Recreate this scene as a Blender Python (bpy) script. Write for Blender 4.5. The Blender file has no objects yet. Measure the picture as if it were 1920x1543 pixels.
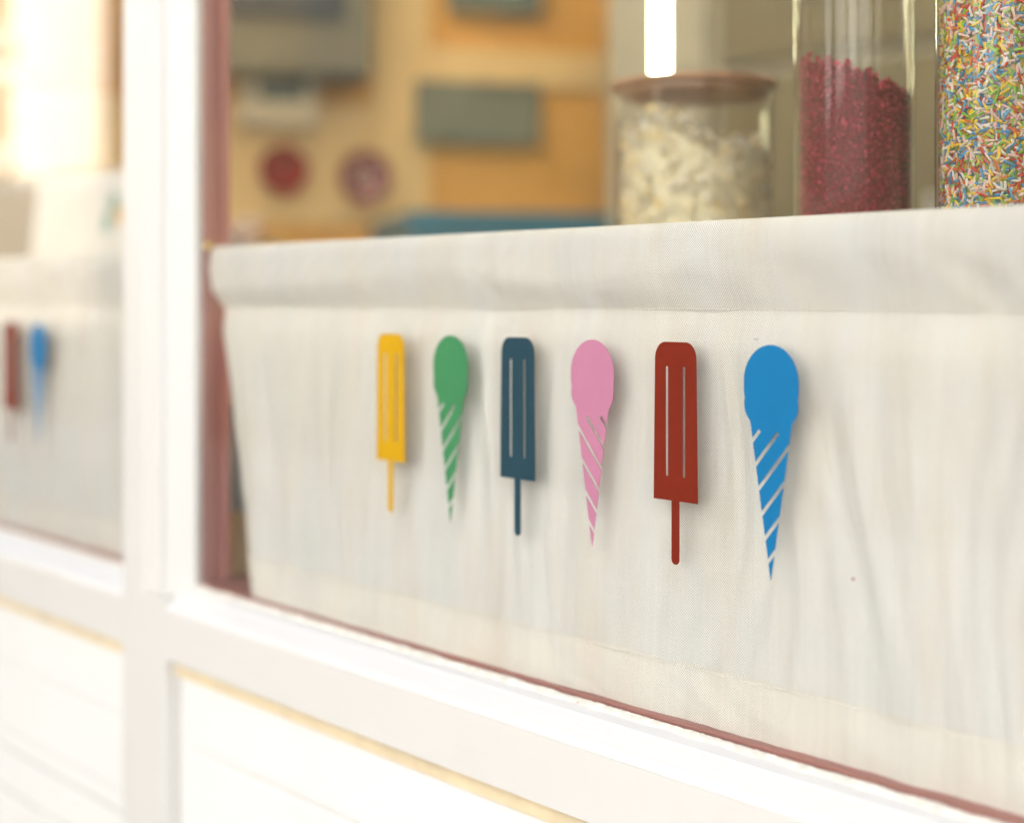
import bpy, bmesh, math, random
import numpy as np
from mathutils import Vector, Matrix
R = math.radians
random.seed(7); rng = np.random.default_rng(11)
sc = bpy.context.scene
col = sc.collection
EYE = 1.30                       # camera height above the pavement; window heights below are given from here

# ------------------------------------------------------------------ camera, sky, sun, exposure
cam_d = bpy.data.cameras.new('camera'); cam = bpy.data.objects.new('camera', cam_d); col.objects.link(cam)
cam.location = (0, -0.7274, EYE)
cam.rotation_euler = (R(90), 0, R(47.898))
cam_d.sensor_width = 36; cam_d.lens = 50.0
cam_d.shift_y = -0.110
cam_d.clip_start = 0.05; cam_d.clip_end = 400
cam_d.dof.use_dof = True; cam_d.dof.focus_distance = 0.965; cam_d.dof.aperture_fstop = 2.15
sc.camera = cam
SUN_EL, SUN_ROT = 42, 0
w = bpy.data.worlds.new('World'); sc.world = w; w.use_nodes = True
nt = w.node_tree
sky = nt.nodes.new('ShaderNodeTexSky'); sky.sky_type = 'NISHITA'; sky.sun_disc = False
sky.dust_density = 5.0; sky.ozone_density = 0.0; sky.air_density = 0.9        # hazy summer sky
sky.sun_elevation = R(SUN_EL); sky.sun_rotation = R(SUN_ROT)
nt.links.new(sky.outputs[0], nt.nodes['Background'].inputs[0])
nt.nodes['Background'].inputs[1].default_value = 0.062
sd = bpy.data.lights.new('sun', 'SUN'); sd.energy = 5.0; sd.angle = R(0.5); sd.color = (1, .972, .93)
so = bpy.data.objects.new('sun', sd); col.objects.link(so)
so.rotation_euler = (R(-(90 - SUN_EL)), 0, 0)          # light travels towards -y: the sun stands behind the shop
so.location = (0, 10, 12)
sc.view_settings.view_transform = 'Standard'; sc.view_settings.look = 'None'
sc.view_settings.gamma = 1; sc.view_settings.exposure = 1.87
cy = sc.cycles
cy.use_denoising = True; cy.denoiser = 'OPENIMAGEDENOISE'; cy.denoising_input_passes = 'RGB_ALBEDO_NORMAL'; cy.denoising_prefilter = 'ACCURATE'
cy.max_bounces = 7; cy.diffuse_bounces = 4; cy.glossy_bounces = 3; cy.transmission_bounces = 6; cy.transparent_max_bounces = 32
cy.caustics_reflective = False; cy.caustics_refractive = False
cy.sample_clamp_indirect = 6; cy.use_adaptive_sampling = True; cy.adaptive_threshold = .02

# ------------------------------------------------------------------ material helpers
MATS = {}
def base(name):
    m = bpy.data.materials.new(name); m.use_nodes = True
    t = m.node_tree; b = t.nodes['Principled BSDF']
    MATS[name] = m
    return m, t, b
def node(t, kind, **kw):
    n = t.nodes.new(kind)
    for k, v in kw.items(): setattr(n, k, v)
    return n
def mapping(t, scale, coord='Object', loc=(0, 0, 0)):
    tc = node(t, 'ShaderNodeTexCoord'); mp = node(t, 'ShaderNodeMapping')
    mp.inputs['Scale'].default_value = scale; mp.inputs['Location'].default_value = loc
    t.links.new(tc.outputs[coord], mp.inputs['Vector'])
    return mp.outputs[0]
def noise(t, vec, scale=1, detail=4, rough=.55):
    n = node(t, 'ShaderNodeTexNoise'); n.inputs['Scale'].default_value = scale
    n.inputs['Detail'].default_value = detail; n.inputs['Roughness'].default_value = rough
    t.links.new(vec, n.inputs['Vector']); return n.outputs['Fac']
def ramp(t, fac, stops):
    r = node(t, 'ShaderNodeValToRGB'); e = r.color_ramp.elements
    while len(e) < len(stops): e.new(.5)
    for el, (p, c) in zip(e, stops): el.position = p; el.color = (*c, 1) if len(c) == 3 else c
    t.links.new(fac, r.inputs[0]); return r.outputs[0]
def mth(t, op, a, b=None, c=None, clamp=False):
    n = node(t, 'ShaderNodeMath', operation=op, use_clamp=clamp)
    for i, v in enumerate((a, b, c)):
        if v is None: continue
        if isinstance(v, (int, float)): n.inputs[i].default_value = v
        else: t.links.new(v, n.inputs[i])
    return n.outputs[0]
def bump(t, b, fac, strength=.2, dist=.002):
    n = node(t, 'ShaderNodeBump'); n.inputs['Strength'].default_value = strength; n.inputs['Distance'].default_value = dist
    t.links.new(fac, n.inputs['Height']); t.links.new(n.outputs[0], b.inputs['Normal'])
def plain(name, c, rough=.6, var=.12, scale=9, stretch=(1, 1, 1), bmp=.08, metal=0, spec=.5):
    """a colour with uneven tone and a fine relief"""
    m, t, b = base(name)
    v = mapping(t, stretch)
    f = noise(t, v, scale, 5)
    lo = tuple(x * (1 - var) for x in c); hi = tuple(min(1, x * (1 + var)) for x in c)
    t.links.new(ramp(t, f, [(.3, lo), (.7, hi)]), b.inputs['Base Color'])
    b.inputs['Roughness'].default_value = rough; b.inputs['Metallic'].default_value = metal
    b.inputs['Specular IOR Level'].default_value = spec
    if bmp: bump(t, b, noise(t, v, scale * 9, 3), bmp, .0008)
    return m
def paint(name, c, dirt=(.55, .5, .42), amount=.35):
    """brushed gloss paint: faint brush marks along the wood, a little grime"""
    m, t, b = base(name)
    v = mapping(t, (1, 1, 1))
    f1 = noise(t, v, 5, 6, .6)
    fine = noise(t, mapping(t, (4, 160, 160)), 1, 3)
    g = ramp(t, f1, [(.52, c), (.80, tuple(a * (1 - amount) + d * amount for a, d in zip(c, dirt)))])
    t.links.new(g, b.inputs['Base Color'])
    b.inputs['Roughness'].default_value = .34
    bump(t, b, fine, .22, .0006)
    return m
def glass(name, tint=(1, 1, 1), dust=.0, base_r=.04, gain=1.0, rough=0.0):
    """clear glass without refraction: transparent, mirror-like by the angle (Schlick), a film of dust"""
    m = bpy.data.materials.new(name); m.use_nodes = True; MATS[name] = m
    t = m.node_tree; t.nodes.remove(t.nodes['Principled BSDF'])
    out = t.nodes['Material Output']
    lw = node(t, 'ShaderNodeLayerWeight'); lw.inputs[0].default_value = .5
    f = mth(t, 'ADD', mth(t, 'MULTIPLY', mth(t, 'POWER', lw.outputs['Facing'], 5), (1 - base_r) * gain), base_r * gain, clamp=True)
    tr = node(t, 'ShaderNodeBsdfTransparent'); tr.inputs[0].default_value = (*tint, 1)
    gl = node(t, 'ShaderNodeBsdfGlossy'); gl.inputs['Roughness'].default_value = rough
    mx = node(t, 'ShaderNodeMixShader')
    t.links.new(f, mx.inputs[0]); t.links.new(tr.outputs[0], mx.inputs[1]); t.links.new(gl.outputs[0], mx.inputs[2])
    res = mx
    if dust:
        df = node(t, 'ShaderNodeBsdfDiffuse'); df.inputs[0].default_value = (.8, .8, .78, 1)
        v = mapping(t, (1, 1, .35))
        a = ramp(t, noise(t, v, 7, 5), [(.35, (0, 0, 0)), (.8, (1, 1, 1))])
        spk = ramp(t, noise(t, mapping(t, (1, 1, 1)), 620, 2), [(.70, (0, 0, 0)), (.76, (1, 1, 1))])
        drip = ramp(t, noise(t, mapping(t, (38, 1, 2.2)), 1, 3), [(.62, (0, 0, 0)), (.74, (1, 1, 1))])
        d = mth(t, 'ADD', mth(t, 'ADD', mth(t, 'MULTIPLY', a, dust), mth(t, 'MULTIPLY', drip, dust * 1.6)), mth(t, 'MULTIPLY', spk, dust * 3))
        m2 = node(t, 'ShaderNodeMixShader')
        t.links.new(d, m2.inputs[0]); t.links.new(mx.outputs[0], m2.inputs[1]); t.links.new(df.outputs[0], m2.inputs[2])
        res = m2
    t.links.new(res.outputs[0], out.inputs[0])
    return m
def emit(name, c, s):
    m, t, b = base(name)
    b.inputs['Base Color'].default_value = (*c, 1)
    b.inputs['Emission Color'].default_value = (*c, 1); b.inputs['Emission Strength'].default_value = s
    return m
def vcol(name, rough=.4, sss=0):
    m, t, b = base(name)
    a = node(t, 'ShaderNodeAttribute', attribute_name='tint')
    t.links.new(a.outputs['Color'], b.inputs['Base Color']); b.inputs['Roughness'].default_value = rough
    return m

def linen(name, warm=(1, 1, 1), thru=.16):
    """loosely woven off-white linen: threads, slubs, some light through it (uv is in metres)"""
    m = bpy.data.materials.new(name); m.use_nodes = True; MATS[name] = m
    t = m.node_tree; t.nodes.remove(t.nodes['Principled BSDF']); out = t.nodes['Material Output']
    uvs = mapping(t, (1, 1, 1), 'UV')
    sx = node(t, 'ShaderNodeSeparateXYZ'); t.links.new(uvs, sx.inputs[0])
    wob = noise(t, mapping(t, (60, 60, 1), 'UV'), 1, 3)
    K = 2 * math.pi / .00190
    wx = mth(t, 'SINE', mth(t, 'ADD', mth(t, 'MULTIPLY', sx.outputs[0], K), mth(t, 'MULTIPLY', wob, 9)))
    wz = mth(t, 'SINE', mth(t, 'ADD', mth(t, 'MULTIPLY', sx.outputs[1], K), mth(t, 'MULTIPLY', wob, 9)))
    weave = mth(t, 'MULTIPLY', wx, wz)                                   # -1..1 checker of over and under
    vs = noise(t, mapping(t, (330, 6, 1), 'UV'), 1, 2, .6)               # vertical slubs
    hs = noise(t, mapping(t, (9, 520, 1), 'UV'), 1, 2, .6)
    broad = noise(t, mapping(t, (26, 4.5, 1), 'UV'), 1, 3, .65)
    grain = noise(t, mapping(t, (900, 900, 1), 'UV'), 1, 2, .5)
    h = mth(t, 'ADD', mth(t, 'MULTIPLY', weave, .55), mth(t, 'ADD', mth(t, 'MULTIPLY', vs, .45), mth(t, 'MULTIPLY', hs, .25)))
    c = mth(t, 'ADD', mth(t, 'ADD', mth(t, 'MULTIPLY', weave, .55), mth(t, 'MULTIPLY', vs, .20)),
            mth(t, 'ADD', mth(t, 'MULTIPLY', hs, .10), mth(t, 'ADD', mth(t, 'MULTIPLY', broad, .46), mth(t, 'MULTIPLY', grain, .30))))
    tn = lambda q: tuple(min(.93, a * b) for a, b in zip(q, warm))
    cr = ramp(t, c, [(.28, tn((.55, .53, .485))), (.47, tn((.875, .85, .812))), (.70, tn((.955, .94, .92)))])
    mot = ramp(t, noise(t, mapping(t, (17, 5, 1), 'UV', (3, 1, 0)), 1, 3, .6), [(.34, (.98, .995, 1.0)), (.5, (1, .995, .98)), (.68, (1.0, .955, .905))])
    mm_ = node(t, 'ShaderNodeMix', data_type='RGBA', blend_type='MULTIPLY'); mm_.inputs[0].default_value = 1
    t.links.new(cr, mm_.inputs[6]); t.links.new(mot, mm_.inputs[7]); cr = mm_.outputs[2]
    df = node(t, 'ShaderNodeBsdfDiffuse'); tl = node(t, 'ShaderNodeBsdfTranslucent')
    t.links.new(cr, df.inputs[0]); t.links.new(cr, tl.inputs[0])
    bn = node(t, 'ShaderNodeBump'); bn.inputs['Strength'].default_value = .55; bn.inputs['Distance'].default_value = .0006
    t.links.new(h, bn.inputs['Height']); t.links.new(bn.outputs[0], df.inputs['Normal'])
    mx = node(t, 'ShaderNodeMixShader'); mx.inputs[0].default_value = thru
    t.links.new(df.outputs[0], mx.inputs[1]); t.links.new(tl.outputs[0], mx.inputs[2])
    t.links.new(mx.outputs[0], out.inputs[0])
    return m

M_POST = paint('off_white_paint', (.69, .68, .66))
M_BOARD = paint('white_paint', (.82, .82, .81), amount=.14)
M_SILL = paint('white_sill_paint', (.755, .76, .765), amount=.16)
M_CREAM = plain('bounce_light_cream', (.74, .62, .42), .7, .10, 30)  # warm bounce light in the recesses, put into the colour
M_CHIP = plain('bare_wood_chip', (.22, .17, .14), .9, .3, 200)
M_PUTTY = plain('old_putty', (.78, .75, .68), .8, .18, 120)
M_BROWN = plain('brown_red_paint', (.40, .165, .140), .45, .10, 14, (1, 1, .2), .15)
M_GLASS = glass('window_glass', (.995, 1, .995), gain=1.3)
M_GLASS_OUT = glass('window_glass_dusty', (.995, 1, .995), dust=.012, gain=1.3)
M_JAR = glass('jar_glass', (.985, .985, .97), gain=1.3, rough=.02)
M_LINEN = linen('linen')
M_HEM = linen('doubled_linen', (1.0, .965, .93), .06)
M_BRASS = plain('brass', (.80, .56, .20), .25, .08, 40, metal=1)
M_STEEL = plain('grey_metal', (.5, .5, .48), .35, .06, 20, metal=1)
M_PLASTER = plain('cream_plaster', (.92, .89, .80), .9, .08, 2, bmp=.3)
M_WALLOUT = plain('pale_render', (.80, .80, .79), .9, .08, 2, bmp=.3)
M_BRICKY = plain('tan_render', (.085, .066, .040), .9, .12, 2, bmp=.3)
M_DARKGL = plain('dark_window', (.04, .045, .05), .1, .1, 2, bmp=0)
M_GFLOOR = plain('dark_taupe_front', (.32, .27, .20), .6, .1, 3)
M_SHUT = plain('shutter_taupe', (.25, .20, .12), .6, .1, 5)
M_OCHRE = plain('ochre_wall', (.68, .335, .065), .6, .12, 3, (1, 1, .12), .1)
M_OCHRE2 = plain('light_oak', (.74, .50, .22), .55, .10, 5, (1, 1, .2), .1)
M_TAUPE2 = plain('grey_beige', (.33, .30, .23), .6, .08, 4)
M_OLIVE = plain('olive_grey', (.135, .112, .060), .5, .12, 4)
M_GREY_GREEN = plain('grey_green', (.15, .16, .115), .5, .14, 5)
M_BLACK = plain('black_plastic', (.008, .009, .009), .4, .1, 5)
M_BLUE_TOP = plain('blue_laminate', (.018, .14, .22), .4, .12, 5)
M_BEIGE = plain('beige_wall', (.52, .47, .36), .8, .06, 3)
M_WHITE = plain('white_card', (.82, .80, .76), .7, .05, 6)
M_CREAMC = plain('cream_plastic', (.62, .52, .36), .5, .05, 6)
M_MAROON = plain('maroon_enamel', (.24, .003, .002), .7, .1, 10, spec=.1)
M_MAUVE = plain('mauve_enamel', (.24, .060, .055), .4, .12, 10)
M_TAUPE = plain('taupe_card', (.32, .26, .19), .8, .08, 8)
M_WOOD_LID = plain('cork_brown', (.36, .19, .10), .6, .2, 40, (1, 1, 3))
M_SHELF = plain('pale_wood', (.60, .48, .33), .5, .12, 6, (.15, 1, 1))
M_FLOOR = plain('grey_tiles', (.30, .27, .24), .5, .1, 3)
M_CEIL = plain('ceiling_white', (.80, .78, .74), .9, .03, 3)
M_PAVE = plain('paving', (.42, .42, .41), .9, .12, 3, bmp=.4)
M_LEAF = plain('leaf_green', (.10, .20, .05), .5, .3, 30)
M_PETAL = plain('pale_petal', (.72, .60, .60), .6, .1, 30)
M_POT = plain('clay_pot', (.42, .30, .18), .8, .1, 20)
M_TUBE = emit('lit_tube', (1.0, .99, .62), 9)
M_FILL_TUBE = emit('fill_lamp_tube', (1.0, .94, .76), 17)  # glow of the added interior fill lamps
M_GRAIN = vcol('sugar_strands', .35)
M_CRUMB = vcol('fruit_crumbs', .7)
M_FLAKE = vcol('pale_flakes', .6)

# ------------------------------------------------------------------ mesh helpers
def tag(o, label=None, cat=None, group=None, kind=None):
    if label: o['label'] = label
    if cat: o['category'] = cat
    if group: o['group'] = group
    if kind: o['kind'] = kind
    return o
def empty(name, loc, rz=0, parent=None):
    o = bpy.data.objects.new(name, None); col.objects.link(o); o.location = loc; o.rotation_euler.z = rz
    o.empty_display_size = .05
    if parent: o.parent = parent
    return o
def link(name, me, mat=None, parent=None, loc=None, smooth=False):
    if mat: me.materials.append(mat)
    o = bpy.data.objects.new(name, me); col.objects.link(o)
    if parent: o.parent = parent
    if loc is not None: o.location = loc
    if smooth:
        me.polygons.foreach_set('use_smooth', np.ones(len(me.polygons), bool))
    return o
def mesh(name, v, f):
    me = bpy.data.meshes.new(name); me.from_pydata([tuple(p) for p in v], [], f); me.update(); return me
def fixn(me):
    bm = bmesh.new(); bm.from_mesh(me); bmesh.ops.recalc_face_normals(bm, faces=bm.faces); bm.to_mesh(me); bm.free(); return me
def box(name, lo, hi, mat, parent=None, bev=.0, seg=2):
    bm = bmesh.new()
    mat4 = Matrix.Translation([(a + b) / 2 for a, b in zip(lo, hi)]) @ Matrix.Diagonal([*(b - a for a, b in zip(lo, hi)), 1])
    bmesh.ops.create_cube(bm, size=1, matrix=mat4)
    if bev: bmesh.ops.bevel(bm, geom=bm.edges[:], offset=bev, segments=seg, affect='EDGES', profile=.5)
    me = bpy.data.meshes.new(name); bm.to_mesh(me); bm.free()
    return link(name, me, mat, parent)
def prism(name, prof, axis, a, b, mat, parent=None, smooth=False):
    """extrude a closed 2D outline; axis 'z': outline (x,y); axis 'x': outline (y,z)"""
    n = len(prof); v = []
    for e in (a, b):
        for p in prof: v.append((p[0], p[1], e) if axis == 'z' else (e, p[0], p[1]))
    f = [(i, (i + 1) % n, n + (i + 1) % n, n + i) for i in range(n)] + [tuple(range(n))[::-1], tuple(range(n, 2 * n))]
    return link(name, fixn(mesh(name, v, f)), mat, parent)
def lathe_me(name, prof, seg=48, closed=False):
    v = []; f = []; n = len(prof)
    for i in range(seg):
        a = 2 * math.pi * i / seg
        for r, z in prof: v.append((r * math.cos(a), r * math.sin(a), z))
    for i in range(seg):
        j = (i + 1) % seg
        for k in range(n if closed else n - 1):
            k2 = (k + 1) % n
            f.append((i * n + k, j * n + k, j * n + k2, i * n + k2))
    me = mesh(name, v, f)
    bm = bmesh.new(); bm.from_mesh(me); bmesh.ops.remove_doubles(bm, verts=bm.verts, dist=1e-6)
    bmesh.ops.recalc_face_normals(bm, faces=bm.faces); bm.to_mesh(me); bm.free(); return me
def lathe(name, prof, mat, parent=None, loc=None, seg=48, smooth=True, closed=False):
    return link(name, lathe_me(name, prof, seg, closed), mat, parent, loc, smooth)
def shape_me(name, loops, thick):
    """flat outline with holes, given in metres as (x, z), standing upright and facing -y"""
    cu = bpy.data.curves.new(name, 'CURVE'); cu.dimensions = '2D'; cu.fill_mode = 'BOTH'; cu.extrude = thick / 2
    for lp in loops:
        s = cu.splines.new('POLY'); s.points.add(len(lp) - 1); s.use_cyclic_u = True
        for p, q in zip(s.points, lp): p.co = (q[0], q[1], 0, 1)
    o = bpy.data.objects.new(name, cu); col.objects.link(o)
    dg = bpy.context.evaluated_depsgraph_get(); me = bpy.data.meshes.new_from_object(o.evaluated_get(dg))
    bpy.data.objects.remove(o); bpy.data.curves.remove(cu)
    me.transform(Matrix.Rotation(R(90), 4, 'X')); me.materials.clear(); me.name = name
    return fixn(me)
def copy_tree(o, parent=None):
    c = o.copy(); col.objects.link(c); c.parent = parent
    for ch in list(o.children): copy_tree(ch, c)
    return c

# ------------------------------------------------------------------ street
tag(box('pavement', (-60, -60, -.2), (60, 8.2, 0), M_PAVE), kind='structure')      # a paved lane without a roadway

def opposite(name, x0, x1, top, mat, wx, wz, ww, wh, label, gf=None):
    r = empty(name, (x0, -6, 0)); tag(r, label, 'building')
    box('wall', (0, -8, 0), (x1 - x0, 0, top), mat, r)
    box('cornice', (-.1, -8.1, top), (x1 - x0 + .1, .25, top + .3), mat, r, .03)
    if gf: box('ground_floor_front', (.02, .002, 0), (x1 - x0 - .02, .09, 2.62), gf, r, .01)
    for x in wx:
        for z in wz:
            box('window', (x, .01, z), (x + ww, .035, z + wh), M_SHUT if gf else M_DARKGL, r)
            if not gf: continue
            box('window_surround', (x - .12, .003, z - .12), (x + ww + .12, .02, z + wh + .12), M_WALLOUT, r)
            box('window_sill', (x - .16, .003, z - .24), (x + ww + .16, .16, z - .125), M_WALLOUT, r)
    return r
opposite('cream_building', -30, -13.75, 9.5, M_PLASTER, (1.85, 4.6, 7.35, 10.1, 12.85), (3.05, 4.45, 5.85), 1.0, .82,
         'sunlit cream building mirrored in the left window pane', M_GFLOOR)
opposite('tan_building', -13.6, -3.3, 7.2, M_BRICKY, (1.2, 3.6, 6.0, 8.4), (3.0, 5.2), .95, 1.3,
         'tan building mirrored faintly in the wide right window pane')

opposite('bounce_building', -3.1, 14, 8.6, M_WALLOUT, (1.4, 4.4, 7.4, 10.4, 13.4), (.9, 3.4, 6.0), 1.0, 1.4,
         'unseen pale building added across the lane to bounce sun onto the shop')  # added out of view as a reflector lighting the front
# ------------------------------------------------------------------ shop front
shop = empty('shop_front', (-1.34, 0, 0)); shop.matrix_world
tag(shop, 'white painted timber shop front with posts, sills and boarded panels', 'shop front')
ORG = Vector((-1.34, 0, EYE))
def sp(o):                       # parts of the shop front are modelled in window coordinates (x along, z from eye height)
    o.parent = shop; o.location = (1.34, 0, EYE); return o
PITCH = 1.10
def post_profile():
    r = [(-1.3800, -.0300), (-1.3380, -.0300), (-1.3365, -.0285), (-1.3350, -.0255), (-1.3300, -.0240), (-1.3262, -.0250),
         (-1.3245, -.0272), (-1.3215, -.0290), (-1.3170, -.0295), (-1.3120, -.0285), (-1.3090, -.0265), (-1.3070, -.0235), (-1.3060, -.0205),
         (-1.2850, -.0070), (-1.2800, -.0040), (-1.2780, -.0030), (-1.2780, .0035)]
    l = [(-1.4020, .0035), (-1.4020, -.0030), (-1.3920, -.0120), (-1.3812, -.0290)]
    return r + [(-1.29, .032), (-1.39, .032)] + l
lower = [(-1.3812, -.0300), (-1.2905, -.0300), (-1.2895, -.0290), (-1.2895, .05), (-1.3822, .05), (-1.3822, -.0290)]
for dx in (-PITCH, 0, PITCH):
    p = sp(prism('window_post', [(x + dx, y) for x, y in post_profile()], 'z', -.3000, 1.0, M_POST))
    q = sp(prism('lower_post', [(x + dx, y) for x, y in lower], 'z', -EYE, -.3001, M_POST))
    if dx == 0:
        p['label'] = 'moulded white post between the two window panes'
def run(dx): return (-1.2893 + dx, -.2835 + dx)      # clear span between two lower posts
sill_prof = [(.0035, -.2915), (-.0030, -.2915), (-.0050, -.2922), (-.0120, -.2950), (-.0130, -.2962), (-.0265, -.3062), (-.0288, -.3085),
             (-.0297, -.3115), (-.0297, -.3119), (.0500, -.3119), (.0500, -.2930)]
for dx in (-PITCH, 0):
    a, b = run(dx)
    sp(prism('window_sill', sill_prof, 'x', a, b, M_SILL))
    sp(box('window_rail', (a, -.0299, -.3617), (b, .05, -.3121), M_POST, bev=.0008))
    # ragged bead of old putty along the foot of the glass
    n = 420; v = []; f = []
    for i in range(n + 1):
        x = a + .012 + (b - a - .02) * i / n
        j = .0003 * math.sin(x * 97 + 2 * math.sin(x * 41)) * (1 + math.sin(x * 13)) + random.gauss(0, .00018)
        k = .0005 * math.sin(x * 140 + 1) + random.gauss(0, .0003)
        v += [(x, -.0002, -.2886 + j), (x, -.0022, -.2893 + j * .7), (x, -.0046 - k, -.2910 - abs(k)), (x, -.0046 - k, -.2935)]
    for i in range(n):
        for k in range(3): f.append((i * 4 + k, i * 4 + k + 1, i * 4 + k + 5, i * 4 + k + 4))
    sp(link('putty_bead', mesh('putty_bead', v, f), M_PUTTY, smooth=True))
    for q in range(2):                                    # places where the old paint has flaked off the bead
        cx_ = a + (b - a) * (.10 + .88 * random.random()); rr_ = random.uniform(.0007, .0012)
        pts = [(rr_ * 1.7 * random.uniform(.6, 1.2) * math.cos(t_), rr_ * .55 * random.uniform(.6, 1.2) * math.sin(t_)) for t_ in [k * math.pi / 4 for k in range(8)]]
        vv = [(cx_ + px_, -.0049 - .35 * pz_ * 0, -.2908 + pz_) for px_, pz_ in pts] + [(cx_ + px_, -.0040, -.2908 + pz_) for px_, pz_ in pts]
        ff = [tuple(range(8)), tuple(range(15, 7, -1))] + [(k, 8 + k, 8 + (k + 1) % 8, (k + 1) % 8) for k in range(8)]
        sp(link('paint_chip', fixn(mesh('paint_chip', vv, ff)), M_CHIP))
    sp(box('recess_strip', (a + .0004, -.0190, -.3785), (b - .0004, .03, -.3619), M_CREAM, bev=.001))  # strip added under the rail; its cream paints the yellow bounce light
    sp(box('recess_strip', (a + .0003, -.0190, -EYE + .02), (a + .0050, .03, -.3788), M_POST, bev=.001))
    sp(box('bounce_light_backing', (a + .0055, -.0080, -EYE + .02), (b - .0004, .0300, -.3788), M_CREAM))  # cream showing in the board gaps paints their yellowish shade
    if dx == 0: joints = [-.3787, -.4450, -.5280, -.6100]
    else: joints = [-.3787, -.4450, -.5280, -.5520, -.6040]
    while joints[-1] > -1.2: joints.append(joints[-1] - .082)
    for z1, z0 in zip(joints, joints[1:]):
        gap = .0006 if z0 > -.53 else (.0022 if dx else .0010)
        sp(box('board', (a + .0056, -.0150 + random.uniform(-.0003, .0003), z0 + gap), (b - .0008, -.0083, z1 - .0003), M_BOARD, bev=.0014))
# window heads, upper wall and the rest of the house (they shade the front from the sun behind)
for dx in (-PITCH, 0):
    a, b = run(dx); sp(box('window_head', (a - .003, -.0285, .96), (b + .003, .05, 1.10), M_POST, bev=.004))
sp(box('fascia', (-2.6, -.05, 1.101), (-.05, .06, 1.7), M_POST, bev=.01))
sp(box('upper_wall', (-40, -.02, 1.701), (25, .3, 5.0), M_WALLOUT))
sp(box('side_wall', (-40, -.02, -EYE), (-2.601, .3, 1.7), M_WALLOUT))
sp(box('side_wall', (-.049, -.02, -EYE), (25, .3, 1.7), M_WALLOUT))
sp(box('house_block', (-40, .31, 1.9), (25, 8, 5.0), M_WALLOUT))
sp(box('rear_block', (-40, 4.7, -EYE), (25, 8, 1.89), M_WALLOUT))

# the two windows: pane, brown inner frame, sill board of the frame
def window(dx, side):
    x0, x1 = -1.278 + dx, -.302 + dx
    wn = empty('window', (0, 0, 0)); sp(wn)
    pane = box('glass_pane', (x0 - .006, 0, -.2920), (x1 + .006, .004, .97), M_GLASS, wn)
    pane.data.materials.append(M_GLASS_OUT)
    for pg in pane.data.polygons:
        if pg.normal.y < -.5: pg.material_index = 1          # dust lies on the street side
    pane['label'] = 'clear window pane ' + side
    box('frame_side', (x0 - .02, .0045, -.2872), (x0, .0280, .97), M_BROWN, wn, .001)
    box('frame_stop', (x0 - .02, .0282, -.2872), (x0 + .0065, .0340, .97), M_BROWN, wn, .002)
    box('frame_side', (x1, .0045, -.2872), (x1 + .02, .0280, .97), M_BROWN, wn, .001)
    box('frame_stop', (x1 - .0065, .0282, -.2872), (x1 + .02, .0340, .97), M_BROWN, wn, .002)
    box('frame_bottom', (x0 - .02, .0045, -.33), (x1 + .02, .0600, -.2874), M_BROWN, wn, .001)
    box('frame_top', (x0 - .02, .0045, .9705), (x1 + .02, .0600, 1.0), M_BROWN, wn, .001)
    return wn
w_r = window(0, 'of the wide right window'); w_l = window(-PITCH, 'of the left window, full of glare')

# ------------------------------------------------------------------ the room behind
def st(o): return tag(o, kind='structure')
st(box('floor', (-6, .07, .001), (2, 4.69, .03), M_FLOOR)); st(box('ceiling', (-6, .07, 2.95), (2, 4.69, 3.19), M_CEIL))
st(box('wall_left', (-6.1, .31, 0), (-6.0, 4.69, 2.95), M_BEIGE)); st(box('wall_right', (2.0, .31, 0), (2.1, 4.69, 2.95), M_BEIGE))
st(box('wall_back', (-5.99, 4.6, .03), (1.99, 4.69, 2.949), M_BEIGE))
st(box('wall_under_window', (-2.6, .062, .031), (-.05, .085, EYE - .345), M_BEIGE))
# slanted ochre partition that faces the window
PA = R(47.9 + 14.5)
c0 = Vector((0, -.7274, 0)) + 4.0 * Vector((-.742, .6704, 0))
part = empty('ochre_partition', (c0.x, c0.y, .03), PA)
tag(part, 'ochre wooden partition facing the window, between left jamb and pale jar', 'partition')
box('panel', (-1.7, 0, 0), (.283, .06, 2.915), M_OCHRE, part)
box('oak_strip', (-.40, -.012, .0), (-.24, -.001, 2.915), M_OCHRE2, part, .003)
box('rail', (-.238, -.02, 1.86), (.280, -.001, 1.965), M_OCHRE2, part, .004)
box('oak_strip', (-1.70, -.010, 1.47), (-.402, -.001, 1.80), M_OCHRE2, part, .003)
def on_part(name, a, z, label, cat, group=None, off=-.014):
    """a thing hung on the partition: origin on the wall face, a metres along it, z metres above eye height"""
    p = part.matrix_basis @ Vector((0, 0, 0))
    d = Vector((math.cos(PA), math.sin(PA), 0)); nrm = Vector((math.sin(PA), -math.cos(PA), 0))
    q = c0 + d * a + nrm * (-off)
    return tag(empty(name, (q.x, q.y, EYE + z), PA), label, cat, group)

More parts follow.
